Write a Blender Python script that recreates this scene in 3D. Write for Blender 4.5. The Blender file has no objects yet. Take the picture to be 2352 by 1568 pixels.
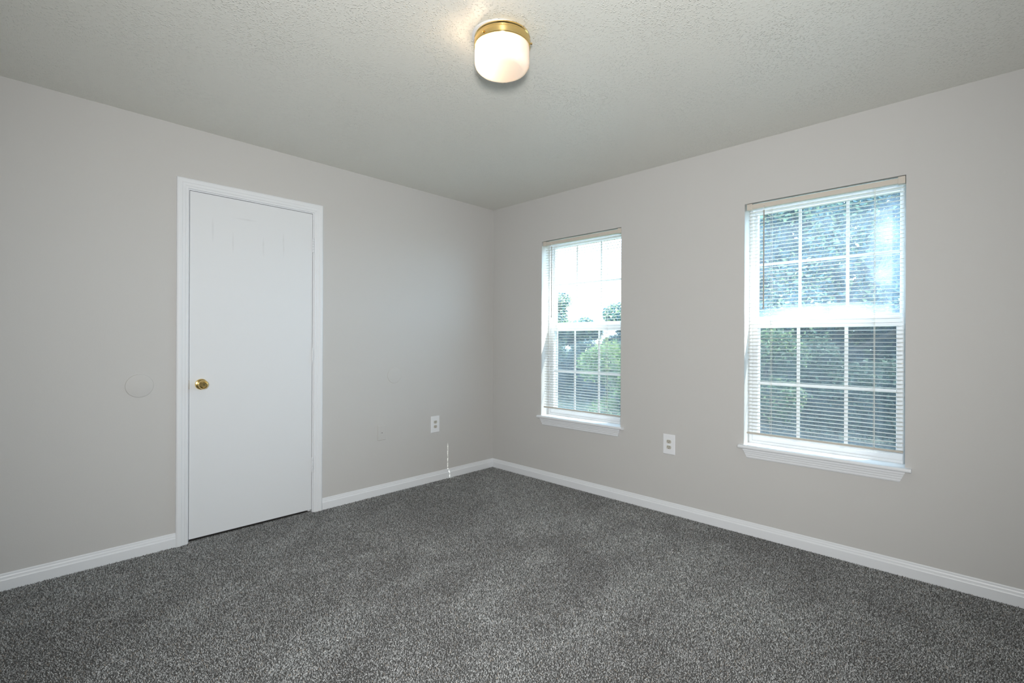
import bpy, bmesh, math, random
import numpy as np
from mathutils import Vector, Matrix, noise

random.seed(7)
RNG = np.random.default_rng(11)
S = bpy.context.scene
COL = S.collection
PI = math.pi

# ------------------------------------------------------------------ camera
YAW, PIT, ROL = 0.769643896, -0.00035355, 0.0041925
CAM = Vector((-3.18046, -3.33282, 1.194465))
F = Vector((math.cos(YAW)*math.cos(PIT), math.sin(YAW)*math.cos(PIT), math.sin(PIT)))
R0 = F.cross(Vector((0, 0, 1))).normalized()
U0 = R0.cross(F)
R = R0*math.cos(ROL) + U0*math.sin(ROL)
U = -R0*math.sin(ROL) + U0*math.cos(ROL)
cd = bpy.data.cameras.new('camera')
cam = bpy.data.objects.new('camera', cd)
COL.objects.link(cam)
m = Matrix((R, U, -F)).transposed().to_4x4()
m.translation = CAM
cam.matrix_world = m
cd.sensor_width = 36.0
cd.lens = 36.0*1108.92/2352.0
cd.clip_start = 0.05
cd.clip_end = 300
S.camera = cam

# ------------------------------------------------------------------ world, sun, exposure
w = bpy.data.worlds.new('sky')
S.world = w
w.use_nodes = True
nt = w.node_tree
bg = nt.nodes['Background']
bg.inputs['Color'].default_value = (0.62, 0.82, 1.0, 1)
bg.inputs['Strength'].default_value = 3.1

SUN = Vector((0.887, -1.0, 2.10)).normalized()      # direction towards the sun
sd = bpy.data.lights.new('sun', 'SUN')
sd.energy = 5.0
sd.angle = math.radians(0.25)
sd.color = (1.0, 0.96, 0.88)
so = bpy.data.objects.new('sun', sd)
COL.objects.link(so)
so.rotation_euler = SUN.to_track_quat('Z', 'Y').to_euler()
so.location = (6, -6, 18)

# photographer's flash just above the camera (it throws the crescent shadow beyond the ceiling lamp)
fd = bpy.data.lights.new('camera_flash', 'SPOT')
fd.spot_size = math.radians(128)
fd.spot_blend = 1.0
fd.shadow_soft_size = 0.13
fd.energy = 86
fd.color = (1.0, 0.985, 0.965)
fo = bpy.data.objects.new('camera_flash', fd)
COL.objects.link(fo)
fo.location = (-3.42, -3.62, 1.33)
fo.rotation_euler = Vector((-0.72, -0.70, -0.04)).to_track_quat('Z', 'Y').to_euler()

for yc in (-0.999, -2.6665):                        # portals guide sampling of daylight through the windows
    pd = bpy.data.lights.new('window_portal', 'AREA')
    pd.shape = 'RECTANGLE'
    pd.size = 1.45
    pd.size_y = 0.76
    pd.cycles.is_portal = True
    po = bpy.data.objects.new('window_portal', pd)
    COL.objects.link(po)
    po.location = (0.215, yc, 1.3065)
    po.rotation_euler = (0, PI/2, 0)

S.view_settings.view_transform = 'Standard'
S.view_settings.look = 'None'
S.view_settings.gamma = 1.0
S.view_settings.use_curve_mapping = False
S.view_settings.exposure = 2.0

# ------------------------------------------------------------------ helpers
def tag(o, label=None, cat=None, group=None, kind=None):
    if label: o['label'] = label
    if cat: o['category'] = cat
    if group: o['group'] = group
    if kind: o['kind'] = kind
    return o

def empty(name, loc):
    o = bpy.data.objects.new(name, None)
    o.empty_display_size = 0.1
    COL.objects.link(o)
    o.location = loc
    return o

def origin_of(p):
    v = Vector((0, 0, 0))
    while p is not None:
        v += p.location
        p = p.parent
    return v

class MB:
    """collects shapes given in world coordinates, builds ONE mesh object"""
    def __init__(s):
        s.v = []; s.f = []
    def add(s, vs, fs):
        b = len(s.v)
        s.v += [tuple(p) for p in vs]
        s.f += [tuple(i+b for i in f) for f in fs]
        return s
    def box(s, x0, x1, y0, y1, z0, z1):
        vs = [(x, y, z) for x in (x0, x1) for y in (y0, y1) for z in (z0, z1)]
        return s.add(vs, [(0,1,3,2),(4,6,7,5),(0,4,5,1),(2,3,7,6),(0,2,6,4),(1,5,7,3)])
    def loft(s, rings, closed=False, caps=True):
        n = len(rings[0]); vs = [p for r in rings for p in r]; fs = []
        m_ = len(rings)
        for k in range(m_ if closed else m_-1):
            a = k*n; b = ((k+1) % m_)*n
            for i in range(n):
                j = (i+1) % n
                fs.append((a+i, a+j, b+j, b+i))
        if caps and not closed:
            fs.append(tuple(range(n))[::-1]); fs.append(tuple((m_-1)*n+i for i in range(n)))
        return s.add(vs, fs)
    def lathe(s, c, prof, seg=48, axis='z', caps=True):
        c = Vector(c); rings = []
        for r, h in prof:
            ring = []
            for k in range(seg):
                a = 2*PI*k/seg
                u, v_ = r*math.cos(a), r*math.sin(a)
                if axis == 'z': ring.append(c+Vector((u, v_, h)))
                elif axis == 'y': ring.append(c+Vector((u, h, v_)))
                else: ring.append(c+Vector((h, u, v_)))
            rings.append(ring)
        return s.loft(rings, caps=caps)
    def tube(s, pts, rad, seg=8):
        pts = [Vector(p) for p in pts]; rings = []
        if not isinstance(rad, (list, tuple)): rad = [rad]*len(pts)
        for i, p in enumerate(pts):
            d = (pts[min(i+1, len(pts)-1)]-pts[max(i-1, 0)]).normalized()
            ref = Vector((0, 0, 1)) if abs(d.z) < 0.9 else Vector((1, 0, 0))
            a = d.cross(ref).normalized(); b = a.cross(d)
            rings.append([p+(a*math.cos(2*PI*k/seg)+b*math.sin(2*PI*k/seg))*rad[i] for k in range(seg)])
        return s.loft(rings)
    def build(s, name, mat, parent=None, smooth=False, bevel=0, bseg=2):
        o0 = origin_of(parent)
        me = bpy.data.meshes.new(name)
        me.from_pydata([(p[0]-o0.x, p[1]-o0.y, p[2]-o0.z) for p in s.v], [], s.f)
        bm = bmesh.new(); bm.from_mesh(me)
        bmesh.ops.recalc_face_normals(bm, faces=bm.faces)
        bm.to_mesh(me); bm.free()
        me.materials.append(mat)
        if smooth:
            me.polygons.foreach_set('use_smooth', [True]*len(me.polygons))
        o = bpy.data.objects.new(name, me)
        COL.objects.link(o)
        if parent: o.parent = parent
        if smooth:
            try:
                me.set_sharp_from_angle(angle=math.radians(38))
            except Exception:
                pass
        if bevel:
            b = o.modifiers.new('bevel', 'BEVEL'); b.width = bevel; b.segments = bseg
            b.limit_method = 'ANGLE'; b.angle_limit = math.radians(40)
        return o

# ------------------------------------------------------------------ materials
def new_mat(name):
    m_ = bpy.data.materials.new(name); m_.use_nodes = True
    t = m_.node_tree
    p = t.nodes['Principled BSDF']
    return m_, t, p

def plain(name, col, rough=0.5, metal=0.0, spec=0.5, bump=None, var=None):
    m_, t, p = new_mat(name)
    p.inputs['Base Color'].default_value = (*col, 1)
    p.inputs['Roughness'].default_value = rough
    p.inputs['Metallic'].default_value = metal
    p.inputs['Specular IOR Level'].default_value = spec
    tc = t.nodes.new('ShaderNodeTexCoord')
    if var:
        nz = t.nodes.new('ShaderNodeTexNoise'); nz.inputs['Scale'].default_value = var[0]
        nz.inputs['Detail'].default_value = 5
        t.links.new(tc.outputs['Object'], nz.inputs['Vector'])
        mx = t.nodes.new('ShaderNodeMix'); mx.data_type = 'RGBA'
        mx.inputs['A'].default_value = (*[c*(1-var[1]) for c in col], 1)
        mx.inputs['B'].default_value = (*[min(1, c*(1+var[1])) for c in col], 1)
        t.links.new(nz.outputs['Fac'], mx.inputs['Factor'])
        t.links.new(mx.outputs['Result'], p.inputs['Base Color'])
    if bump:
        nb = t.nodes.new('ShaderNodeTexNoise'); nb.inputs['Scale'].default_value = bump[0]
        nb.inputs['Detail'].default_value = 3
        t.links.new(tc.outputs['Object'], nb.inputs['Vector'])
        b = t.nodes.new('ShaderNodeBump'); b.inputs['Strength'].default_value = bump[1]
        b.inputs['Distance'].default_value = bump[2]
        t.links.new(nb.outputs['Fac'], b.inputs['Height'])
        t.links.new(b.outputs['Normal'], p.inputs['Normal'])
    return m_

M_WALL = plain('wall_paint', (0.565, 0.561, 0.55), 0.75, spec=0.25, bump=(160, 0.25, 0.0008), var=(1.3, 0.012))
M_TRIM = plain('trim_paint', (0.78, 0.805, 0.835), 0.38, bump=(60, 0.08, 0.0006))
M_VINYL = plain('white_vinyl', (0.80, 0.83, 0.86), 0.4, bump=(40, 0.03, 0.0005))
M_PLATE = plain('white_plastic', (0.80, 0.82, 0.85), 0.3, bump=(90, 0.03, 0.0003))
M_WPLATE = plain('painted_plate', (0.565, 0.561, 0.55), 0.75, spec=0.25, bump=(160, 0.25, 0.0008))
M_REC = plain('ivory_receptacle', (0.52, 0.50, 0.44), 0.35, var=(30, 0.05))
M_DARK = plain('dark_slot', (0.015, 0.014, 0.013), 0.7, var=(30, 0.2))
M_RAIL = plain('cream_enamel', (0.60, 0.555, 0.49), 0.4, var=(20, 0.03))
M_BRASS = plain('polished_brass', (0.80, 0.58, 0.24), 0.13, metal=1.0, var=(12, 0.06))
M_STEEL = plain('grey_metal', (0.45, 0.45, 0.44), 0.35, metal=1.0, var=(40, 0.1))
M_CORD = plain('ladder_cord', (0.78, 0.77, 0.72), 0.8, var=(200, 0.1))
M_WAND = plain('tilt_wand_plastic', (0.36, 0.32, 0.27), 0.25, var=(30, 0.05))
M_BARK = plain('bark', (0.085, 0.07, 0.055), 0.9, bump=(30, 0.8, 0.02), var=(9, 0.4))
M_CLOSET_BLOCK = plain('closet_block_dark', (0.25, 0.24, 0.23), 0.8, var=(2, 0.05))  # dark tone keeps the gap under the door in shade
M_SIDING = plain('outer_siding', (0.5, 0.48, 0.44), 0.8, var=(3, 0.05))

# door paint with the faint ghost strokes left near its head
def door_mat():
    m_, t, p = new_mat('door_paint')
    p.inputs['Roughness'].default_value = 0.42
    tc = t.nodes.new('ShaderNodeTexCoord')
    sep = t.nodes.new('ShaderNodeSeparateXYZ')
    t.links.new(tc.outputs['Object'], sep.inputs[0])
    def math_(op, a, b=None, clamp=False):
        n = t.nodes.new('ShaderNodeMath'); n.operation = op; n.use_clamp = clamp
        for i, q in enumerate((a, b)):
            if q is None: continue
            if isinstance(q, (int, float)): n.inputs[i].default_value = q
            else: t.links.new(q, n.inputs[i])
        return n.outputs[0]
    def stroke(cx, cz, sx, sz):
        a = math_('DIVIDE', math_('SUBTRACT', sep.outputs['X'], cx), sx)
        b = math_('DIVIDE', math_('SUBTRACT', sep.outputs['Z'], cz), sz)
        r = math_('ADD', math_('MULTIPLY', a, a), math_('MULTIPLY', b, b))
        return math_('SUBTRACT', 1.0, r, True)
    acc = None
    for st in ((0.118, 1.86, 0.007, 0.085), (0.228, 1.80, 0.006, 0.075), (0.300, 1.955, 0.07, 0.007),
               (0.405, 1.80, 0.008, 0.07), (0.530, 1.86, 0.006, 0.055), (0.532, 1.80, 0.005, 0.06)):
        s_ = stroke(*st)
        acc = s_ if acc is None else math_('MAXIMUM', acc, s_)
    nz = t.nodes.new('ShaderNodeTexNoise'); nz.inputs['Scale'].default_value = 40
    t.links.new(tc.outputs['Object'], nz.inputs['Vector'])
    fac = math_('MULTIPLY', math_('MULTIPLY', acc, nz.outputs['Fac']), 0.35)
    mx = t.nodes.new('ShaderNodeMix'); mx.data_type = 'RGBA'
    mx.inputs['A'].default_value = (0.745, 0.77, 0.795, 1)
    mx.inputs['B'].default_value = (0.45, 0.45, 0.46, 1)
    t.links.new(fac, mx.inputs['Factor'])
    t.links.new(mx.outputs['Result'], p.inputs['Base Color'])
    nb = t.nodes.new('ShaderNodeTexNoise'); nb.inputs['Scale'].default_value = 7
    t.links.new(tc.outputs['Object'], nb.inputs['Vector'])
    b = t.nodes.new('ShaderNodeBump'); b.inputs['Strength'].default_value = 0.12; b.inputs['Distance'].default_value = 0.002
    t.links.new(nb.outputs['Fac'], b.inputs['Height']); t.links.new(b.outputs['Normal'], p.inputs['Normal'])
    return m_
M_DOOR = door_mat()

# sprayed ceiling texture
def ceiling_mat():
    m_, t, p = new_mat('textured_ceiling')
    p.inputs['Base Color'].default_value = (0.755, 0.757, 0.708, 1)
    p.inputs['Roughness'].default_value = 0.45
    p.inputs['Specular IOR Level'].default_value = 0.5
    tc = t.nodes.new('ShaderNodeTexCoord')
    v = t.nodes.new('ShaderNodeTexVoronoi'); v.inputs['Scale'].default_value = 125; v.inputs['Randomness'].default_value = 1
    n1 = t.nodes.new('ShaderNodeTexNoise'); n1.inputs['Scale'].default_value = 75; n1.inputs['Detail'].default_value = 4
    n2 = t.nodes.new('ShaderNodeTexNoise'); n2.inputs['Scale'].default_value = 3.0; n2.inputs['Detail'].default_value = 2
    for n in (v, n1, n2): t.links.new(tc.outputs['Object'], n.inputs['Vector'])
    r1 = t.nodes.new('ShaderNodeMapRange'); r1.inputs['From Min'].default_value = 0.0; r1.inputs['From Max'].default_value = 0.45
    r1.inputs['To Min'].default_value = 1; r1.inputs['To Max'].default_value = 0
    t.links.new(v.outputs['Distance'], r1.inputs['Value'])
    r2 = t.nodes.new('ShaderNodeMapRange'); r2.inputs['From Min'].default_value = 0.30; r2.inputs['From Max'].default_value = 0.55
    t.links.new(n1.outputs['Fac'], r2.inputs['Value'])
    mu = t.nodes.new('ShaderNodeMath'); mu.operation = 'MULTIPLY'
    t.links.new(r1.outputs[0], mu.inputs[0]); t.links.new(r2.outputs[0], mu.inputs[1])
    r3 = t.nodes.new('ShaderNodeMapRange'); r3.inputs['From Min'].default_value = 0.3; r3.inputs['From Max'].default_value = 0.7
    r3.inputs['To Min'].default_value = 0.35; r3.inputs['To Max'].default_value = 1
    t.links.new(n2.outputs['Fac'], r3.inputs['Value'])
    mu2 = t.nodes.new('ShaderNodeMath'); mu2.operation = 'MULTIPLY'
    t.links.new(mu.outputs[0], mu2.inputs[0]); t.links.new(r3.outputs[0], mu2.inputs[1])
    b = t.nodes.new('ShaderNodeBump'); b.inputs['Strength'].default_value = 0.9; b.inputs['Distance'].default_value = 0.0034
    t.links.new(mu2.outputs[0], b.inputs['Height']); t.links.new(b.outputs['Normal'], p.inputs['Normal'])
    return m_
M_CEIL = ceiling_mat()

def attr_mat(name, rough=0.9, trans=0.0, spec=0.1):
    m_, t, p = new_mat(name)
    a = t.nodes.new('ShaderNodeAttribute'); a.attribute_name = 'tint'
    t.links.new(a.outputs['Color'], p.inputs['Base Color'])
    p.inputs['Roughness'].default_value = rough
    p.inputs['Specular IOR Level'].default_value = spec
    if trans:
        tr = t.nodes.new('ShaderNodeBsdfTranslucent'); t.links.new(a.outputs['Color'], tr.inputs['Color'])
        mx = t.nodes.new('ShaderNodeMixShader'); mx.inputs[0].default_value = trans
        t.links.new(p.outputs[0], mx.inputs[1]); t.links.new(tr.outputs[0], mx.inputs[2])
        t.links.new(mx.outputs[0], t.nodes['Material Output'].inputs['Surface'])
    return m_
M_PILE = attr_mat('carpet_yarn', 0.95, 0.0, 0.05)
M_LEAF = attr_mat('leaves', 0.5, 0.35, 0.4)

M_BACKING = plain('carpet_backing', (0.085, 0.083, 0.08), 0.95, bump=(400, 1.0, 0.004), var=(300, 0.5))
M_LAWN = plain('lawn', (0.055, 0.075, 0.045), 0.95, bump=(25, 1.0, 0.03), var=(2.2, 0.5))

def slat_mat():
    m_, t, p = new_mat('blind_slat')
    nz = t.nodes.new('ShaderNodeTexNoise'); nz.inputs['Scale'].default_value = 18
    tc = t.nodes.new('ShaderNodeTexCoord'); t.links.new(tc.outputs['Object'], nz.inputs['Vector'])
    cr = t.nodes.new('ShaderNodeMix'); cr.data_type = 'RGBA'
    cr.inputs['A'].default_value = (0.78, 0.76, 0.71, 1); cr.inputs['B'].default_value = (0.84, 0.83, 0.79, 1)
    t.links.new(nz.outputs['Fac'], cr.inputs['Factor'])
    t.links.new(cr.outputs['Result'], p.inputs['Base Color'])
    p.inputs['Roughness'].default_value = 0.35
    tr = t.nodes.new('ShaderNodeBsdfTranslucent'); tr.inputs['Color'].default_value = (0.8, 0.76, 0.68, 1)
    mx = t.nodes.new('ShaderNodeMixShader'); mx.inputs[0].default_value = 0.12
    t.links.new(p.outputs[0], mx.inputs[1]); t.links.new(tr.outputs[0], mx.inputs[2])
    t.links.new(mx.outputs[0], t.nodes['Material Output'].inputs['Surface'])
    return m_
M_SLAT = slat_mat()

def glass_mat(name, haze, blobs=()):
    """clear pane with a milky film of its own shape (failed seal; on the lower panes, haze put in to lighten the view)"""
    m_, t, p = new_mat(name)
    t.nodes.remove(p)
    out = t.nodes['Material Output']
    tc = t.nodes.new('ShaderNodeTexCoord')
    tp = t.nodes.new('ShaderNodeBsdfTransparent'); tp.inputs['Color'].default_value = (0.93, 0.965, 0.97, 1)
    gl = t.nodes.new('ShaderNodeBsdfGlossy'); gl.inputs['Roughness'].default_value = 0.02
    fr = t.nodes.new('ShaderNodeFresnel')
    geo = t.nodes.new('ShaderNodeNewGeometry')
    ior = t.nodes.new('ShaderNodeMapRange'); ior.inputs['To Min'].default_value = 1.45; ior.inputs['To Max'].default_value = 1/1.45
    t.links.new(geo.outputs['Backfacing'], ior.inputs['Value']); t.links.new(ior.outputs[0], fr.inputs['IOR'])
    m1 = t.nodes.new('ShaderNodeMixShader')
    t.links.new(fr.outputs[0], m1.inputs[0]); t.links.new(tp.outputs[0], m1.inputs[1]); t.links.new(gl.outputs[0], m1.inputs[2])
    tl = t.nodes.new('ShaderNodeBsdfTranslucent'); tl.inputs['Color'].default_value = (0.66, 0.82, 1.0, 1)
    m2 = t.nodes.new('ShaderNodeMixShader')
    t.links.new(m1.outputs[0], m2.inputs[1]); t.links.new(tl.outputs[0], m2.inputs[2])
    def math_(op, a, b=None, clamp=False):
        n = t.nodes.new('ShaderNodeMath'); n.operation = op; n.use_clamp = clamp
        for i, q in enumerate((a, b)):
            if q is None: continue
            if isinstance(q, (int, float)): n.inputs[i].default_value = q
            else: t.links.new(q, n.inputs[i])
        return n.outputs[0]
    nz = t.nodes.new('ShaderNodeTexNoise'); nz.inputs['Scale'].default_value = 9; nz.inputs['Detail'].default_value = 6
    t.links.new(tc.outputs['Object'], nz.inputs['Vector'])
    sep = t.nodes.new('ShaderNodeSeparateXYZ'); t.links.new(tc.outputs['Object'], sep.inputs[0])
    fac = math_('MULTIPLY', nz.outputs['Fac'], haze*2)
    for (cy, cz, sy, sz, k) in blobs:
        a = math_('DIVIDE', math_('SUBTRACT', sep.outputs['Y'], cy), sy)
        b = math_('DIVIDE', math_('SUBTRACT', sep.outputs['Z'], cz), sz)
        r = math_('ADD', math_('MULTIPLY', a, a), math_('MULTIPLY', b, b))
        e = math_('SUBTRACT', 1.0, r, True)
        wv = math_('MULTIPLY', math_('ADD', nz.outputs['Fac'], 0.1), k*1.6)
        fac = math_('ADD', fac, math_('MULTIPLY', e, wv), True)
    t.links.new(fac, m2.inputs[0])
    t.links.new(m2.outputs[0], out.inputs['Surface'])
    return m_

def screen_mat():
    m_, t, p = new_mat('insect_screen')
    p.inputs['Base Color'].default_value = (0.10, 0.11, 0.12, 1)
    p.inputs['Roughness'].default_value = 0.6
    tc = t.nodes.new('ShaderNodeTexCoord')
    nz = t.nodes.new('ShaderNodeTexNoise'); nz.inputs['Scale'].default_value = 5
    t.links.new(tc.outputs['Object'], nz.inputs['Vector'])
    mr = t.nodes.new('ShaderNodeMapRange'); mr.inputs['To Min'].default_value = 0.34; mr.inputs['To Max'].default_value = 0.44
    t.links.new(nz.outputs['Fac'], mr.inputs['Value'])
    tp = t.nodes.new('ShaderNodeBsdfTransparent')
    mx = t.nodes.new('ShaderNodeMixShader')
    t.links.new(mr.outputs[0], mx.inputs[0])
    t.links.new(tp.outputs[0], mx.inputs[1]); t.links.new(p.outputs[0], mx.inputs[2])
    t.links.new(mx.outputs[0], t.nodes['Material Output'].inputs['Surface'])
    return m_
M_SCREEN = screen_mat()

def opal_mat():
    m_, t, p = new_mat('opal_glass')
    p.inputs['Base Color'].default_value = (0.80, 0.765, 0.73, 1)
    p.inputs['Roughness'].default_value = 0.12
    tc = t.nodes.new('ShaderNodeTexCoord'); nz = t.nodes.new('ShaderNodeTexNoise'); nz.inputs['Scale'].default_value = 6
    t.links.new(tc.outputs['Object'], nz.inputs['Vector'])
    mr = t.nodes.new('ShaderNodeMapRange'); mr.inputs['To Min'].default_value = 0.005; mr.inputs['To Max'].default_value = 0.008
    t.links.new(nz.outputs['Fac'], mr.inputs['Value'])
    tl = t.nodes.new('ShaderNodeBsdfTranslucent'); tl.inputs['Color'].default_value = (1.0, 0.93, 0.86, 1)
    tp = t.nodes.new('ShaderNodeBsdfTransparent'); tp.inputs['Color'].default_value = (1, 0.96, 0.9, 1)
    a = t.nodes.new('ShaderNodeMixShader'); b = t.nodes.new('ShaderNodeMixShader'); b.inputs[0].default_value = 0.09
    t.links.new(mr.outputs[0], a.inputs[0])
    t.links.new(p.outputs[0], a.inputs[1]); t.links.new(tl.outputs[0], a.inputs[2])
    t.links.new(a.outputs[0], b.inputs[1]); t.links.new(tp.outputs[0], b.inputs[2])
    t.links.new(b.outputs[0], t.nodes['Material Output'].inputs['Surface'])
    return m_
M_OPAL = opal_mat()

def bulb_mat():
    m_, t, p = new_mat('frosted_bulb')
    p.inputs['Base Color'].default_value = (0.9, 0.88, 0.82, 1)
    p.inputs['Emission Color'].default_value = (1.0, 0.80, 0.55, 1)
    p.inputs['Emission Strength'].default_value = 6
    return m_
M_BULB = bulb_mat()

# ------------------------------------------------------------------ room shell
H = 2.44
XB, YB = -3.57, -3.83          # the two walls behind the camera
T = 0.20                       # outer wall thickness
WZ0, WZ1, WH = 0.545, 2.057, 0.3925
WINS = (-0.999, -2.6665)

MB().box(XB-.1, 0.0, YB-.1, 0.75, -0.12, 0.0).build('floor', M_BACKING)
tag(bpy.data.objects['floor'], kind='structure')
tag(MB().box(XB-.1, T, YB-.1, 0.75, H, H+.12).build('ceiling', M_CEIL), kind='structure')

# left wall (plane y=0) with the door opening
dx0, dx1, dz = -2.4775, -1.7225, 2.0825
b = MB().box(XB-.1, dx0, 0, .12, 0, H).box(dx1, 0, 0, .12, 0, H).box(dx0, dx1, 0, .12, dz, H)
tag(b.build('wall_left', M_WALL), kind='structure')

# right wall (plane x=0) with the two window openings
b = MB()
ys = sorted([YB-.1, 0.75] + [c+s*WH for c in WINS for s in (-1, 1)])
for k in range(0, 6, 2):
    b.box(0, T, ys[k], ys[k+1], -0.12, H)
for c in WINS:
    b.box(0, T, c-WH, c+WH, -0.12, WZ0-.02)
    b.box(0, T, c-WH, c+WH, WZ1, H)
tag(b.build('wall_right', M_WALL), kind='structure')
tag(MB().box(XB-.1, XB, YB-.1, 0, 0, H).build('wall_back_left', M_WALL), kind='structure')
tag(MB().box(XB, 0, YB-.1, YB, 0, H).build('wall_back_right', M_WALL), kind='structure')
# unseen closet box added behind the door to keep daylight from leaking in
b = MB().box(-2.75, -1.45, .70, .75, 0, H).box(-2.80, -2.75, .12, .75, 0, H).box(-1.45, -1.40, .12, .75, 0, H)
tag(b.build('closet_light_block', M_CLOSET_BLOCK), kind='structure')

# baseboards
BP = [(0, 0), (.013, 0), (.013, .050), (.0118, .0535), (.0085, .0570), (.0078, .0640), (.0055, .0700), (.0048, .0775), (.0030, .0812), (0, .0812)]
def base_left(x0, x1, mit=False):
    return MB().loft([[(x0, -d, z) for d, z in BP], [((x1-d) if mit else x1, -d, z) for d, z in BP]])
def base_right(y0, y1, mit=False):
    return MB().loft([[(-d, y0, z) for d, z in BP], [(-d, (y1-d) if mit else y1, z) for d, z in BP]])
for o in (base_left(XB, -2.5285).build('baseboard_left', M_TRIM), base_left(-1.6655, 0, True).build('baseboard_left', M_TRIM),
          base_right(YB, -1.3315).build('baseboard_right', M_TRIM), base_right(-1.3305, 0, True).build('baseboard_right', M_TRIM)):
    tag(o, kind='structure')
b = MB().loft([[(XB+d, YB, z) for d, z in BP], [(XB+d, 0, z) for d, z in BP]])
tag(b.build('baseboard_back_left', M_TRIM), kind='structure')
b = MB().loft([[(XB, YB+d, z) for d, z in BP], [(0, YB+d, z) for d, z in BP]])
tag(b.build('baseboard_back_right', M_TRIM), kind='structure')

# ------------------------------------------------------------------ door
door = empty('door_1', (-2.4625, 0.0, 0.0)); tag(door, kind='structure')
JL, JR, JT = -2.4655, -1.7345, 2.0745           # jamb faces
b = MB()
b.loft([[(JL, -.0, 0), (JL-.012, -.0, 0), (JL-.012, .12, 0), (JL, .12, 0)],
        [(JL, -.0, JT), (JL-.012, -.0, JT+.008), (JL-.012, .12, JT+.008), (JL, .12, JT)],
        [(JR, -.0, JT), (JR+.012, -.0, JT+.008), (JR+.012, .12, JT+.008), (JR, .12, JT)],
        [(JR, -.0, 0), (JR+.012, -.0, 0), (JR+.012, .12, 0), (JR, .12, 0)]])
b.box(JL, JL+.011, .037, .07, 0, JT).box(JR-.011, JR, .037, .07, 0, JT).box(JL, JR, .037, .07, JT-.011, JT)
b.build('door_jamb', M_TRIM, door)
# casing profile: (width from inner edge, depth)
CP = [(0, 0), (0, .0085), (.003, .0105), (.0095, .0108), (.0125, .0095), (.0165, .0125), (.021, .0130), (.030, .0133), (.034, .0160), (.044, .0168), (.052, .0165), (.0575, .0140), (.060, .011), (.060, 0)]
def casing_ring(kind, kw):
    out = []
    for w_, d in CP:
        w_ = w_*kw
        if kind == 0: out.append((JL-.005-w_, -d, 0))
        if kind == 1: out.append((JL-.005-w_, -d, JT+.006+w_))
        if kind == 2: out.append((JR+.007+w_, -d, JT+.006+w_))
        if kind == 3: out.append((JR+.007+w_, -d, 0))
    return out
MB().loft([casing_ring(0, .97), casing_ring(1, .97), casing_ring(2, 1.02), casing_ring(3, 1.02)]).build('door_casing', M_TRIM, door)
MB().box(-2.4625, -1.7375, .0005, .0355, .021, 2.0715).build('door_slab', M_DOOR, door, bevel=.0012)
for z0, z1 in ((1.806, 1.899), (1.042, 1.139), (.281, .381)):
    hb = MB(); n = 5; L = (z1-z0)/n
    for k in range(n):
        hb.lathe((-1.7345, -.0052, z0+k*L+.0006), [(.0048, 0), (.0056, .0010), (.0056, L-.0022), (.0048, L-.0012)], 16)
    hb.lathe((-1.7345, -.0052, z1-.0006), [(.0040, 0), (.0040, .002), (.002, .004)], 16)
    hb.box(-1.7385, -1.7345, -.0012, .0004, z0, z1).box(-1.7345, -1.7265, -.0014, .0004, z0, z1)
    hb.build('hinge', M_TRIM, door, smooth=True)
kx, kz = -2.4015, .931
knob = MB().lathe((kx, 0, kz), [(.010, -.008), (.0095, -.020), (.012, -.027), (.021, -.033), (.0258, -.041), (.0268, -.048), (.0245, -.055), (.0180, -.0605), (.0165, -.0612), (.0155, -.0600), (.006, -.0595), (0.0005, -.0595)], 48, 'y').build('door_knob', M_BRASS, door, smooth=True)
knob['label'] = 'polished brass door knob'
MB().lathe((kx, 0, kz), [(.0325, .0005), (.0325, -.003), (.030, -.0065), (.020, -.0090), (.0125, -.0098), (.010, -.0110)], 48, 'y').build('rosette', M_BRASS, knob, smooth=True)
MB().lathe((kx, 0, kz), [(.0030, -.0600), (.0030, -.0605), (.0005, -.0607)], 16, 'y').build('release_hole', M_DARK, knob, smooth=True)
MB().box(-2.4648, -2.4628, -.0003, .012, .905, .957).build('latch_plate', M_BRASS, door)

# ------------------------------------------------------------------ windows
def ring4(y0, y1, z0, z1, prof):
    """prof: (inward distance from the outer rectangle, x)"""
    return [[(x, y0+w_, z0+w_) for w_, x in prof], [(x, y1-w_, z0+w_) for w_, x in prof],
            [(x, y1-w_, z1-w_) for w_, x in prof], [(x, y0+w_, z1-w_) for w_, x in prof]]

def rect_frame(mb, y0, y1, z0, z1, wy, wz0, wz1, x0, x1, ch=.003):
    """sash: stiles of width wy, bottom rail wz0, top rail wz1, from x0 (room) to x1, inner edge chamfered"""
    def st(ys, zs, iy, iz):
        return [(x0, ys, zs), (x0, ys+iy*(1-.12), zs+iz*(1-.12)), (x0+ch*1.6, ys+iy, zs+iz), (x1, ys+iy, zs+iz), (x1, ys, zs)]
    mb.loft([st(y0, z0, wy, wz0), st(y1, z0, -wy, wz0), st(y1, z1, -wy, -wz1), st(y0, z1, wy, -wz1)], closed=True)
    return mb

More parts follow.
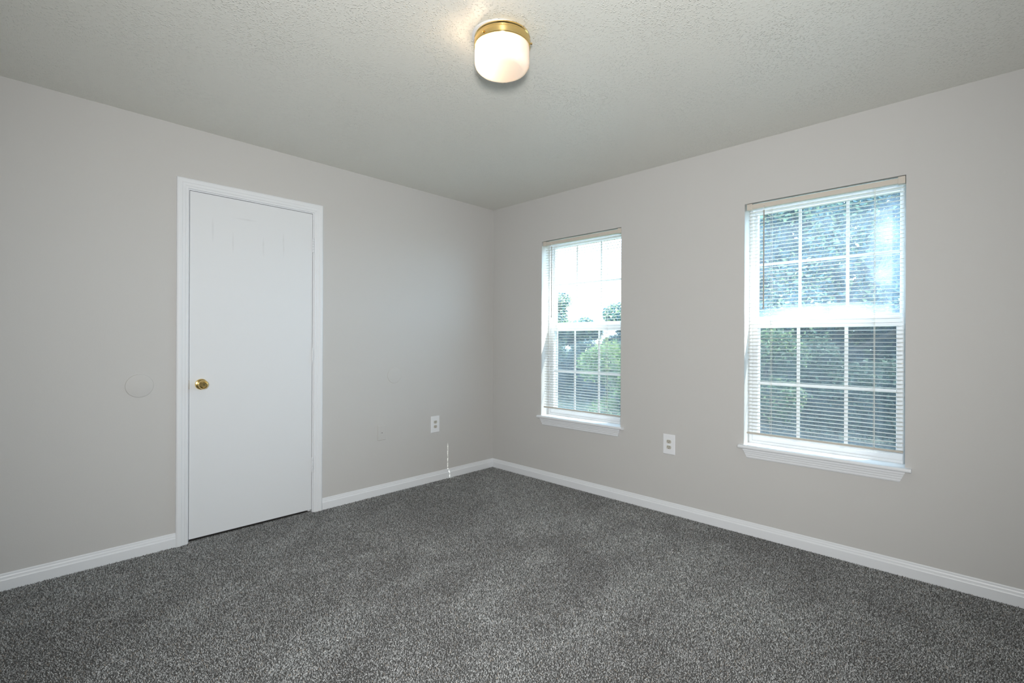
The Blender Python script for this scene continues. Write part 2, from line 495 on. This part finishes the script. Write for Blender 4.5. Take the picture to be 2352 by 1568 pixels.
def make_window(name, c, glass_up, glass_low):
    root = empty(name, (0.0, c, 0.556)); tag(root, kind='structure')
    y0, y1 = c-WH, c+WH
    fz0, fz1 = .553, WZ1
    # master frame with stepped tracks
    fb = MB()
    P = [(0, .098), (.017, .098), (.017, .104), (.012, .106), (.012, .128), (.022, .128), (.022, .134), (.012, .136), (.012, .162), (.030, .162), (.030, .185), (0, .185)]
    fb.loft(ring4(y0, y1, fz0, fz1, P), closed=True)
    fb.build('window_frame', M_VINYL, root)
    # outer opening liner
    ob = MB(); ob.loft(ring4(y0, y1, WZ0-.02, fz1, [(0, .186), (.012, .186), (.012, .198), (0, .198)]), closed=True)
    ob.build('outer_stop', M_VINYL, root)
    # upper sash (outer track)
    up = MB(); rect_frame(up, y0+.014, y1-.014, 1.318, fz1-.014, .0225, .040, .030, .137, .161)
    us = up.build('upper_sash', M_VINYL, root, bevel=.001)
    MB().box(.148, .151, y0+.034, y1-.034, 1.355, fz1-.040).build('glass_pane', glass_up, us)
    gm = MB(); zt = 1.689
    for dy in (-.1205, .1205): gm.box(.1435, .1478, c+dy-.008, c+dy+.008, 1.358, fz1-.044)
    gm.box(.1440, .1475, y0+.0365, y1-.0365, zt-.008, zt+.008)
    gm.build('muntin_grille', M_VINYL, us, bevel=.0012)
    # lower sash (inner track)
    lo = MB(); rect_frame(lo, y0+.014, y1-.014, .566, 1.336, .034, .044, .052, .107, .132)
    # handle lip on the bottom rail and finger groove
    lo.box(.100, .107, y0+.06, y1-.06, .590, .597)
    ls = lo.build('lower_sash', M_VINYL, root, bevel=.001)
    MB().box(.120, .123, y0+.046, y1-.046, .606, 1.288).build('glass_pane', glass_low, ls)
    gm = MB(); zt = .936
    for dy in (-.1205, .1205): gm.box(.1155, .1198, c+dy-.009, c+dy+.009, .611, 1.284)
    gm.box(.1160, .1195, y0+.048, y1-.048, zt-.009, zt+.009)
    gm.build('muntin_grille', M_VINYL, ls, bevel=.0012)
    lk = MB().box(.104, .128, c-.030, c+.030, 1.336, 1.342)
    lk.lathe((.114, c, 1.342), [(.010, 0), (.010, .008), (.007, .010)], 20)
    lk.box(.092, .114, c-.004, c+.022, 1.345, 1.351)
    lk.build('sash_lock', M_VINYL, ls, bevel=.001)
    for s_ in (-1, 1):
        yy = c+s_*(WH-.045)
        MB().box(.1045, .118, yy-.014, yy+.014, 1.336, 1.341).build('tilt_latch', M_VINYL, ls, bevel=.001)
        yy = c+s_*(WH-.009)
        MB().box(.100, .125, yy-.006, yy+.006, .566, .584).build('corner_clip', M_STEEL, root)
    # half screen outside the lower sash
    sf = MB(); rect_frame(sf, y0+.029, y1-.029, .560, 1.345, .012, .016, .014, .170, .178)
    sc = sf.build('screen_frame', M_VINYL, root)
    MB().box(.1738, .1742, y0+.040, y1-.040, .575, 1.332).build('insect_screen', M_SCREEN, sc)
    # stool with rounded nose
    hs = .4195
    N = [(.100, .556), (-.026, .556), (-.030, .5545), (-.0328, .551), (-.0335, .546), (-.0328, .541), (-.030, .5375), (-.026, .536), (0.0, .536)]
    fr = MB()
    nose = [p for p in N] + []
    fr.loft([[(min(x, -.0), c-hs, z) for x, z in N], [(min(x, -.0), c+hs, z) for x, z in N]])
    fr.loft([[(x, c-WH, z) for x, z in ((0, .556), (.100, .556), (.100, .536), (0, .536))],
             [(x, c+WH, z) for x, z in ((0, .556), (.100, .556), (.100, .536), (0, .536))]])
    fr.build('window_sill', M_TRIM, root)
    # apron: moulded, ends cut on a slant
    AP = [(0, .536), (-.0185, .536), (-.0185, .5235), (-.0160, .520), (-.0150, .510), (-.0125, .507), (-.0120, .497), (-.0095, .494), (-.0090, .484), (-.0060, .478), (0, .476)]
    def ae(s_): return [(x, c+s_*(.396-.42*(.536-z)), z) for x, z in AP]
    MB().loft([ae(-1), ae(1)]).build('window_apron', M_TRIM, root)
    return root

G_UP1 = glass_mat('pane_clear', 0.003)
G_LO1 = glass_mat('pane_lower_left', 0.04)  # bluish haze added to lift the dark foliage behind
G_UP2 = glass_mat('pane_fogged', 0.038, ((-.34, 1.12, .16, .20, .07), (-.34, 1.33, .14, .16, .03), (-.02, .82, .42, .055, .14), (-.33, 1.0, .12, .5, .03)))
G_LO2 = glass_mat('pane_lower_right', 0.03)  # haze added here too, to lighten the view outside
make_window('window_1', WINS[0], G_UP1, G_LO1)
make_window('window_2', WINS[1], G_UP2, G_LO2)

# ------------------------------------------------------------------ venetian blinds
def make_blind(c, label, gap):
    root = empty('venetian_blind', (0.02, c, 0.63))
    tag(root, label, 'blind', 'slatted blinds in the two windows')
    yl, yr = c+WH-.012, c-WH+.003
    hr = MB()      # open-topped channel
    hr.loft([[(x, yr, z) for x, z in ((.005, 2.020), (.032, 2.020), (.032, 2.0470), (.0308, 2.0470), (.0308, 2.0212), (.0062, 2.0212), (.0062, 2.0470), (.005, 2.0470))],
             [(x, yl, z) for x, z in ((.005, 2.020), (.032, 2.020), (.032, 2.0470), (.0308, 2.0470), (.0308, 2.0212), (.0062, 2.0212), (.0062, 2.0470), (.005, 2.0470))]])
    h = hr.build('headrail', M_RAIL, root)
    for yy, dy in ((yl, -.030), (yr, .030)):
        a, b_ = sorted((yy, yy+dy))
        MB().box(.0015, .036, a, b_, 2.0155, 2.0535).build('end_bracket', M_RAIL, h, bevel=.0015)
    sl, sr = c+WH-gap, yr+.006
    z_hi, z_lo, n = 1.998, .655, 63
    cx = .0155; tilt = math.radians(3.0)
    sb = MB()
    for k in range(n):
        z = z_hi-(z_hi-z_lo)*k/(n-1)
        sag = random.uniform(-.0005, .0005); j = random.uniform(-.0018, .0018); tl = tilt+random.uniform(-.02, .02)
        prof = []
        for u in np.linspace(-1, 1, 7):
            xx = u*.0125; zz = .0024*(1-u*u)
            prof.append((xx*math.cos(tl)-zz*math.sin(tl), xx*math.sin(tl)+zz*math.cos(tl)))
        prof += [(x, zz-.00035) for x, zz in prof[::-1]]
        rr = []
        for q in range(5):
            y = sl+(sr-sl)*q/4
            dz_ = sag*math.sin(PI*q/2)
            rr.append([(cx+x, y+j, z+zz+dz_) for x, zz in prof])
        sb.loft(rr)
    sb.build('slats', M_SLAT, root, smooth=True)
    bp = [(-.0130, .002), (-.0115, -.004), (-.006, -.0075), (.006, -.0075), (.0115, -.004), (.0130, .002), (.010, .0045), (0, .0055), (-.010, .0045)]
    MB().loft([[(cx+x, sl+.006, .632+z) for x, z in bp], [(cx+x, sr-.001, .632+z) for x, z in bp]]).build('bottom_rail', M_RAIL, root, smooth=True)
    for yy in (c+WH-.150, c-WH+.132):
        lc = MB()
        for xx in (cx-.0138, cx+.0138):
            lc.tube([(xx, yy, 2.020), (xx, yy, 1.3), (xx, yy, .634)], .0007, 6)
        for k in range(n):
            z = z_hi-(z_hi-z_lo)*k/(n-1)-.0008
            lc.tube([(cx-.0138, yy, z-.0007), (cx+.0138, yy, z+.0007)], .0004, 4)
        lc.tube([(cx, yy-.004, 2.020), (cx, yy-.004, .634)], .0009, 6)
        lc.build('ladder_cord', M_CORD, root)
        MB().lathe((cx, yy, .6235), [(.005, 0), (.006, .002), (.004, .004)], 12).build('cord_button', M_RAIL, root, smooth=True)
    wy = c+WH-.112
    wd = MB().tube([(-.003, wy, 2.000), (-.0045, wy, 1.405)], .0036, 6)
    wd.lathe((-.0045, wy, 1.397), [(.0038, 0), (.0044, .004), (.0044, .012), (.0036, .016)], 12)
    wn = wd.build('tilt_wand', M_WAND, root)
    hk = MB().tube([(.006, wy, 2.027), (-.001, wy, 2.027), (-.0035, wy, 2.016), (-.003, wy, 2.004), (-.003, wy, 1.998)], .0016, 8)
    hk.build('wand_hook', M_CORD, wn, smooth=True)
    return root
make_blind(WINS[0], 'cream slatted blind with open slats in the window nearest the corner', .031)
make_blind(WINS[1], 'cream slatted blind with open slats in the window farthest from the corner', .022)

# ------------------------------------------------------------------ ceiling light
LX, LY = -1.790, -1.923
lamp = empty('ceiling_light', (LX, LY, H)); tag(lamp, 'lit drum ceiling light with white opal glass and brass collar', 'lamp')
MB().lathe((LX-.009, LY+.006, 0), [(.0005, H-.0006), (.1125, H-.0006), (.1125, H-.0030), (.109, H-.0045), (.0005, H-.0045)], 64).build('mounting_pan', M_PLATE, lamp, smooth=True)
MB().lathe((LX, LY, 0), [(.060, H-.0015), (.104, H-.0015), (.1125, H-.0025), (.1140, H-.009), (.1110, H-.012), (.1105, H-.0165), (.1125, H-.018), (.1150, H-.020), (.1160, H-.023), (.1148, H-.0265), (.1150, H-.046), (.1140, H-.0475),
   (.1120, H-.0475), (.1125, H-.027), (.1080, H-.020), (.104, H-.006), (.060, H-.006)], 72, caps=False).build('brass_collar', M_BRASS, lamp, smooth=True)
gp = [(.106, H-.026), (.1095, H-.032), (.1100, H-.040), (.1118, H-.047), (.1122, H-.060), (.1122, H-.107)]
for k in range(1, 9):
    a = k/8*PI/2; gp.append((.1122-.032*(1-math.cos(a)), H-.107-.032*math.sin(a)))
gp += [(.060, H-.1398), (.030, H-.1405), (.0006, H-.1406)]
inner = [(max(r-.003, .0004), h+.003) for r, h in gp[::-1]]
MB().lathe((LX, LY, 0), gp+inner, 72, caps=False).build('glass_shade', M_OPAL, lamp, smooth=True)
for ang in (186, 306, 66):
    a = math.radians(ang); px, py = LX+.114*math.cos(a), LY+.114*math.sin(a)
    d = Vector((math.cos(a), math.sin(a), 0))
    MB().tube([(px, py, H-.036), Vector((px, py, H-.036))+d*.006], .0028, 12).tube([Vector((px, py, H-.036))+d*.004, Vector((px, py, H-.036))+d*.009], .0042, 12).build('thumb_screw', M_BRASS, lamp, smooth=True)
# bulb lying towards the side away from the windows
bd = Vector((-0.876, 0.544, 0)).normalized()
bc = Vector((LX, LY, H-.076))+bd*.038
bl = MB(); rings = []
for r, h in ((.012, -.045), (.013, -.030), (.018, -.020), (.027, -.005), (.0295, .010), (.027, .024), (.018, .035), (.008, .0395), (.001, .040)):
    up_ = Vector((0, 0, 1)); sd_ = bd.cross(up_)
    rings.append([bc+bd*h+(sd_*math.cos(2*PI*k/24)+up_*math.sin(2*PI*k/24))*r for k in range(24)])
bl.loft(rings).build('bulb', M_BULB, lamp, smooth=True)
ld = bpy.data.lights.new('bulb_light', 'POINT'); ld.energy = 26; ld.color = (1.0, 0.82, 0.62); ld.shadow_soft_size = .03
lo_ = bpy.data.objects.new('bulb_light', ld); COL.objects.link(lo_)
lo_.location = bc+bd*.045+Vector((0, 0, -.0))

# ------------------------------------------------------------------ wall plates
def plate_profile(hw, hh, t0):
    return [(hw, hh, 0), (hw, hh, t0*.35), (hw-.003, hh-.003, t0)]

def make_outlet(origin, u, nrm, label):
    """u: horizontal direction along the wall, nrm: into the room"""
    o = Vector(origin); u = Vector(u); n = Vector(nrm); z = Vector((0, 0, 1))
    root = empty('electrical_outlet', o)
    tag(root, label, 'outlet', 'duplex outlets low on the walls')
    hw, hh = .0445, .0695
    def pt(a, b_, d): return o+u*a+z*b_+n*d
    pl = MB()
    rings = []
    for (a, b_, d) in ((hw, hh, 0), (hw, hh, .0025), (hw-.0035, hh-.0035, .0062)):
        rings.append([pt(-a, -b_, d), pt(a, -b_, d), pt(a, b_, d), pt(-a, b_, d)])
    pl.loft(rings)
    pl.build('cover_plate', M_PLATE, root, bevel=.0008)
    for s_ in (1, -1):
        rc = MB(); prof = []
        for k in range(28):
            a = 2*PI*k/28
            xx = .0172*math.cos(a); zz = max(-.0122, min(.0122, .0172*math.sin(a)))
            prof.append((xx, zz))
        cz = s_*.0195
        rc.loft([[pt(x, cz+zz, .005) for x, zz in prof], [pt(x, cz+zz, .0072) for x, zz in prof], [pt(x*.95, cz+zz*.95, .0077) for x, zz in prof]])
        ro = rc.build('receptacle', M_REC, root)
        sl_ = MB()
        for (xa, za, wx, wz) in ((-.0063, .0035, .0013, .0045), (.0063, .0035, .0013, .0038)):
            sl_.loft([[pt(xa-wx, cz+za-wz, .0070), pt(xa+wx, cz+za-wz, .0070), pt(xa+wx, cz+za+wz, .0070), pt(xa-wx, cz+za+wz, .0070)],
                      [pt(xa-wx, cz+za-wz, .0079), pt(xa+wx, cz+za-wz, .0079), pt(xa+wx, cz+za+wz, .0079), pt(xa-wx, cz+za+wz, .0079)]])
        hole = [(.0026*math.cos(2*PI*k/12), -.0072+.0026*math.sin(2*PI*k/12)) for k in range(12)]
        sl_.loft([[pt(x, cz+zz, .0070) for x, zz in hole], [pt(x, cz+zz, .0079) for x, zz in hole]])
        sl_.build('slots', M_DARK, ro)
    sc = [(.0032*math.cos(2*PI*k/14), .0032*math.sin(2*PI*k/14)) for k in range(14)]
    MB().loft([[pt(x, zz, .0055) for x, zz in sc], [pt(x, zz, .0072) for x, zz in sc], [pt(x*.6, zz*.6, .0077) for x, zz in sc]]).build('screw', M_PLATE, root)
    return root
make_outlet((-.680, 0, .4855), (1, 0, 0), (0, -1, 0), 'white duplex outlet low on the left wall near the corner')
make_outlet((0, -1.781, .482), (0, -1, 0), (-1, 0, 0), 'white duplex outlet on the wall between the two windows')

# wall-coloured jack plate
jp = empty('wall_plate', (-1.1915, 0, .4815)); tag(jp, 'small wall-coloured plate with a centre jack, painted over, right of the door', 'wall plate')
b = MB(); hw, hh = .035, .058
b.loft([[(-1.1915+a, -d, .4815+c_) for a, c_ in ((-w_, -h_), (w_, -h_), (w_, h_), (-w_, h_))] for w_, h_, d in ((hw, hh, 0), (hw, hh, .003), (hw-.003, hh-.003, .006))])
b.build('cover_plate', M_WPLATE, jp, bevel=.0006)
b = MB().box(-1.1915-.011, -1.1915+.011, -.0075, -.005, .4815-.008, .4815+.012)
b.build('jack_housing', M_WPLATE, jp, bevel=.0006)
MB().box(-1.1915-.004, -1.1915+.004, -.0079, -.0070, .4815-.0022, .4815+.0018).build('jack_port', M_DARK, jp)
for s_ in (1, -1):
    MB().lathe((-1.1915, 0, .4815+s_*.041), [(.0030, -.005), (.0030, -.0068), (.0018, -.0073)], 12, 'y').build('screw', M_WPLATE, jp, smooth=True)

# round blank covers painted like the wall
def blank_cover(x, z, r, t_, label):
    MBo = MB().lathe((x, 0, z), [(r, .0005), (r, -t_*.4), (r-.0012, -t_*.8), (r-.004, -t_), (.0005, -t_)], 64, 'y')
    o = MBo.build('round_cover', M_WPLATE, None, smooth=True)
    return tag(o, label, 'cover', 'round painted covers on the left wall')
blank_cover(-2.6965, .940, .0635, .0048, 'round wall-coloured cover to the left of the door')
blank_cover(-1.0790, .9215, .0625, .0028, 'faint round wall-coloured cover to the right of the door above the jack plate')

# ------------------------------------------------------------------ carpet pile
# strokes left by the vacuum: x0, y0, x1, y1, half width, strength
STROKES = [
    (-1.771, -1.717, -1.163, -1.598, 0.12, 1.0),
    (-1.475, -2.137, -0.959, -2.119, 0.11, 1.0),
    (-0.962, -1.282, -0.559, -1.349, 0.14, 0.8),
    (-0.585, -1.510, -0.262, -1.554, 0.12, 0.8),
    (-0.807, -1.758, -0.507, -1.856, 0.13, 0.9),
    (-0.903, -2.208, -0.427, -2.185, 0.13, 0.9),
    (-2.126, -0.465, -1.846, -0.184, 0.06, 0.8),
    (-2.047, -0.849, -1.680, -0.933, 0.05, 0.7),
    (-1.832, -1.296, -1.506, -1.340, 0.06, 0.7),
    (-1.534, -1.064, -1.097, -1.066, 0.08, 0.6),
    (-2.419, -1.483, -2.109, -1.374, 0.12, 0.8),
    (-1.170, -2.514, -0.745, -2.548, 0.12, 0.7),
    (-1.916, -2.101, -1.614, -2.106, 0.08, 0.6),
    (-2.675, -0.894, -2.468, -0.742, 0.08, 0.6),
    (-0.905, -2.739, -0.658, -2.849, 0.14, 0.6),
]

def carpet():
    sp = 0.0052
    gx = np.arange(XB+.02, -.014, sp); gy = np.arange(YB+.02, -.014, sp)
    X, Y = np.meshgrid(gx, gy); X = X.ravel(); Y = Y.ravel()
    X = X+RNG.uniform(-.5, .5, X.size)*sp; Y = Y+RNG.uniform(-.5, .5, Y.size)*sp
    fx, fy = math.cos(YAW), math.sin(YAW)
    dx_, dy_ = X-CAM.x, Y-CAM.y
    fwd = dx_*fx+dy_*fy; lat = np.abs(dx_*fy-dy_*fx)
    k = (fwd > 1.25) & (lat < fwd*1.30+.3) & (X < -.0135) & (Y < -.0135)
    k2 = (Y > -.020) & (X > -2.53) & (X < -1.66)
    k &= ~k2
    X, Y = X[k], Y[k]
    # extra tufts in the doorway
    ex = RNG.uniform(JL, JR, 3200); ey = RNG.uniform(-.025, .02, 3200)
    X = np.concatenate([X, ex]); Y = np.concatenate([Y, ey])
    n = X.size
    # smooth pseudo-noise from sums of sines for the brushed areas (vacuum and foot marks)
    def fld(a, b, seed, oct_=7):
        r = np.random.default_rng(seed); v = np.zeros_like(a)
        for i in range(oct_):
            fr = 1.3*1.45**i; th = r.uniform(0, 2*PI)
            v += np.sin((a*math.cos(th)+b*math.sin(th))*fr*2.2+r.uniform(0, 6.28))/(1.18**i)
        return v/3.0
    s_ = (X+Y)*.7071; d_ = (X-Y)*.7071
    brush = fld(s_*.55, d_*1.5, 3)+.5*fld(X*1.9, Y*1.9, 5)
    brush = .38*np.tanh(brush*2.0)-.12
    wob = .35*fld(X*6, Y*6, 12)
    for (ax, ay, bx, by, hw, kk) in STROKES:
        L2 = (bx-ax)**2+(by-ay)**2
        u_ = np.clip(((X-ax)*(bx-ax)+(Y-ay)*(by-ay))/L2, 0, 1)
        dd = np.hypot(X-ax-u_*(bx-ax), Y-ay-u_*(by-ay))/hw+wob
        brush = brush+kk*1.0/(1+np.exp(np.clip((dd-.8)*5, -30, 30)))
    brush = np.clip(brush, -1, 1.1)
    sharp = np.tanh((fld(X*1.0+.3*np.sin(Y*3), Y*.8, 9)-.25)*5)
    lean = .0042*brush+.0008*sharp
    ang = RNG.uniform(0, 2*PI, n)
    ln = RNG.uniform(.0015, .0058, n)
    # positive lean: pile lies away from the camera and shows its bright flank
    tx = ln*np.cos(ang)+lean*fx; ty = ln*np.sin(ang)+lean*fy
    h = RNG.uniform(.0045, .0080, n)-.0008*np.abs(brush)
    r0 = RNG.uniform(.0019, .0029, n); a0 = RNG.uniform(0, 2*PI, n)
    co = np.empty((n, 4, 3), np.float32)
    for q in range(3):
        co[:, q, 0] = X+r0*np.cos(a0+q*2*PI/3)+tx*.25; co[:, q, 1] = Y+r0*np.sin(a0+q*2*PI/3)+ty*.25; co[:, q, 2] = .0003
    co[:, 3, 0] = X+tx; co[:, 3, 1] = Y+ty; co[:, 3, 2] = h
    pal = np.array([(.112, .115, .115), (.185, .19, .19), (.262, .27, .272), (.35, .36, .362), (.46, .47, .475), (.29, .262, .23)])
    pk = RNG.choice(6, n, p=[.22, .22, .23, .18, .11, .04])
    tint = pal[pk]*RNG.uniform(.85, 1.15, (n, 1))
    tint = tint*1.30*(1+.27*brush+.03*sharp)[:, None]  # light and dark shading of the brushed pile also put into tuft colour
    # fuller, slightly greyer tips: one colour per tuft
    colr = np.ones((n, 4, 4), np.float32); colr[:, :, :3] = tint[:, None, :]
    tri = np.array([(0, 1, 3), (1, 2, 3), (2, 0, 3)])
    F_ = (np.arange(n)[:, None, None]*4+tri[None]).reshape(-1)
    me = bpy.data.meshes.new('carpet_pile')
    me.vertices.add(n*4); me.vertices.foreach_set('co', co.ravel())
    me.loops.add(n*9); me.loops.foreach_set('vertex_index', F_.astype(np.int32))
    me.polygons.add(n*3)
    me.polygons.foreach_set('loop_start', (np.arange(n*3)*3).astype(np.int32))
    me.update(calc_edges=True)
    at = me.attributes.new('tint', 'FLOAT_COLOR', 'POINT'); at.data.foreach_set('color', colr.ravel())
    me.materials.append(M_PILE)
    o = bpy.data.objects.new('carpet_pile', me); COL.objects.link(o)
    tag(o, 'speckled grey cut pile carpet with brushed lighter patches covering the floor', 'carpet', kind='stuff')
carpet()

# ------------------------------------------------------------------ outdoors
GZ = -0.45
tag(MB().box(.25, 60, -30, 60, GZ-.1, GZ).build('lawn', M_LAWN), kind='structure')

def leaves(name, blobs, count, size, cols, parent, seed, flat=.6):
    r = np.random.default_rng(seed)
    w_ = np.array([b_[3]*b_[4]*b_[5] for b_ in blobs])**(2/3); w_ = w_/w_.sum()
    pk = r.choice(len(blobs), count, p=w_)
    B = np.array(blobs)[pk]
    d = r.normal(size=(count, 3)); d /= np.linalg.norm(d, axis=1)[:, None]
    rad = r.uniform(.45, 1.05, count)**.6
    C = B[:, :3]+d*B[:, 3:6]*rad[:, None]
    C += r.normal(size=(count, 3))*.04
    a = r.normal(size=(count, 3)); a[:, 2] *= flat; a /= np.linalg.norm(a, axis=1)[:, None]
    q = r.normal(size=(count, 3)); b_ = np.cross(a, q); b_ /= np.linalg.norm(b_, axis=1)[:, None]
    nn = np.cross(a, b_)
    s_ = size*r.uniform(.6, 1.3, count)[:, None]
    co = np.empty((count, 6, 3), np.float32)
    co[:, 0] = C-a*s_; co[:, 1] = C-a*s_*.35+b_*s_*.42; co[:, 2] = C+a*s_*.35+b_*s_*.36
    co[:, 3] = C+a*s_-nn*s_*.2; co[:, 4] = C+a*s_*.35-b_*s_*.36; co[:, 5] = C-a*s_*.35-b_*s_*.42
    co[:, 1:3] += (nn*s_*.15)[:, None]; co[:, 4:6] += (nn*s_*.15)[:, None]
    o0 = origin_of(parent); co -= np.array(o0, np.float32)
    F_ = (np.arange(count)[:, None]*6+np.array([0, 1, 2, 3, 0, 3, 4, 5])[None]).reshape(-1)
    me = bpy.data.meshes.new(name)
    me.vertices.add(count*6); me.vertices.foreach_set('co', co.ravel())
    me.loops.add(count*8); me.loops.foreach_set('vertex_index', F_.astype(np.int32))
    me.polygons.add(count*2); me.polygons.foreach_set('loop_start', (np.arange(count*2)*4).astype(np.int32))
    me.update(calc_edges=True)
    ca = np.array(cols)[r.choice(len(cols), count)]*r.uniform(.75, 1.25, (count, 1))
    cc = np.ones((count, 6, 4), np.float32); cc[:, :, :3] = ca[:, None]
    at = me.attributes.new('tint', 'FLOAT_COLOR', 'POINT'); at.data.foreach_set('color', cc.ravel())
    me.materials.append(M_LEAF)
    o = bpy.data.objects.new(name, me); COL.objects.link(o); o.parent = parent
    return o

def plant(name, x, y, blobs, count, size, cols, label, cat, seed, trunk=None, group=None):
    rd = random.Random(seed)
    root = empty(name, (x, y, GZ)); tag(root, label, cat, group)
    wb = [(x+b_[0], y+b_[1], GZ+b_[2], *b_[3:]) for b_ in blobs]
    leaves('foliage', wb, count, size, cols, root, seed)
    tb = MB()
    tr = trunk or .03
    top = max(b_[2] for b_ in wb)
    tb.tube([(x, y, GZ-.02), (x+rd.uniform(-.05, .05), y+rd.uniform(-.05, .05), GZ+(top-GZ)*.5), (x+rd.uniform(-.15, .15), y+rd.uniform(-.15, .15), top)], [tr, tr*.75, tr*.35], 10)
    for b_ in wb:
        s0 = Vector((x, y, GZ+(b_[2]-GZ)*.45)); e = Vector(b_[:3])
        mid = (s0+e)/2+Vector((rd.uniform(-.1, .1), rd.uniform(-.1, .1), .05))
        tb.tube([s0, mid, e], [tr*.5, tr*.35, tr*.12], 7)
        for q in range(4):
            e2 = e+Vector((rd.uniform(-1, 1)*b_[3], rd.uniform(-1, 1)*b_[4], rd.uniform(-.7, .9)*b_[5]))*.8
            tb.tube([mid, (mid+e2)/2+Vector((0, 0, .05)), e2], [tr*.22, tr*.15, tr*.06], 5)
    tb.build('trunk', M_BARK, root, smooth=True)
    return root

DARKG = [(0.057, 0.091, 0.068), (0.085, 0.129, 0.085), (0.053, 0.084, 0.068), (0.123, 0.175, 0.104)]
MIDG = [(0.11, 0.184, 0.1), (0.17, 0.26, 0.12), (0.09, 0.14, 0.09), (0.28, 0.36, 0.15)]
BLUEG = [(0.048, 0.096, 0.115), (0.084, 0.158, 0.168), (0.058, 0.115, 0.13), (0.18, 0.276, 0.18), (0.312, 0.384, 0.192)]
BRIG = [(0.22, 0.32, 0.1), (0.32, 0.4, 0.14), (0.14, 0.24, 0.09), (0.38, 0.42, 0.2)]
def crown(rd, n, rx, ry, z0, z1, r):
    return [(rd.uniform(-rx, rx), rd.uniform(-ry, ry), rd.uniform(z0, z1), r*rd.uniform(.7, 1.2), r*rd.uniform(.7, 1.2), r*rd.uniform(.6, 1.0)) for _ in range(n)]
rd = random.Random(4)
TREEB = [(rd.uniform(-1.3, 1.3), -2.3+.82*i+rd.uniform(-.2, .2), 1.5+.85*j+rd.uniform(-.2, .2), .9, .78, .72) for i in range(6) for j in range(6)]
plant('tree', 9.9, -.6, TREEB, 130000, .06, BLUEG, 'broad leafy tree filling the upper half of the window farthest from the corner', 'tree', 21, .14)
plant('hedge', 6.5, -1.6, [(rd.uniform(-.15, .15), -2.4+.34*i, rd.uniform(.5, 1.45), .38, .4, .42) for i in range(15)]+[(0, -2.3+.5*i, .5, .35, .4, .45) for i in range(10)], 50000, .036, DARKG, 'long dark hedge filling the lower half of the window farthest from the corner', 'hedge', 24, .03)
plant('shrub', 4.7, -.95, crown(rd, 8, .3, .3, .6, 1.7, .30), 14000, .028, MIDG+DARKG, 'green shrub at the lower left of the window farthest from the corner', 'shrub', 23, .03)
plant('shrub', 3.3, .60, crown(rd, 9, .34, .38, .35, 1.5, .30), 17000, .024, BRIG, 'sunlit yellow-green shrub at the right of the window nearest the corner', 'shrub', 26, .02)
plant('tree', 13.0, 9.75, crown(rd, 7, .3, .3, 1.6, 3.6, .45)+crown(rd, 6, .5, .6, .9, 2.2, .6), 24000, .05, BLUEG, 'blue-green tree at the left of the window nearest the corner', 'tree', 27, .1)
plant('hedge', 8.0, 4.6, [(rd.uniform(-.15, .15), -2.3+.36*i, rd.uniform(.6, 1.3), .38, .42, .40) for i in range(13)]+[(0, -2.2+.5*i, .45, .35, .4, .42) for i in range(10)], 50000, .036, DARKG+BLUEG[:3], 'dark hedge crossing the lower half of the window nearest the corner', 'hedge', 28, .03)
for (y, hh_, wh, sd_) in ((14.6, 3.3, 'rightmost', 1), (19.8, 2.7, 'middle', 2), (25.0, 3.5, 'leftmost', 3)):
    plant('tree', 28, y, crown(rd, 10, 1.2, 1.5, .9, hh_+.3, .9), 16000, .10, BLUEG, wh+' of three distant trees on the skyline in the window nearest the corner', 'tree', 40+sd_, .12, 'distant trees on the skyline')
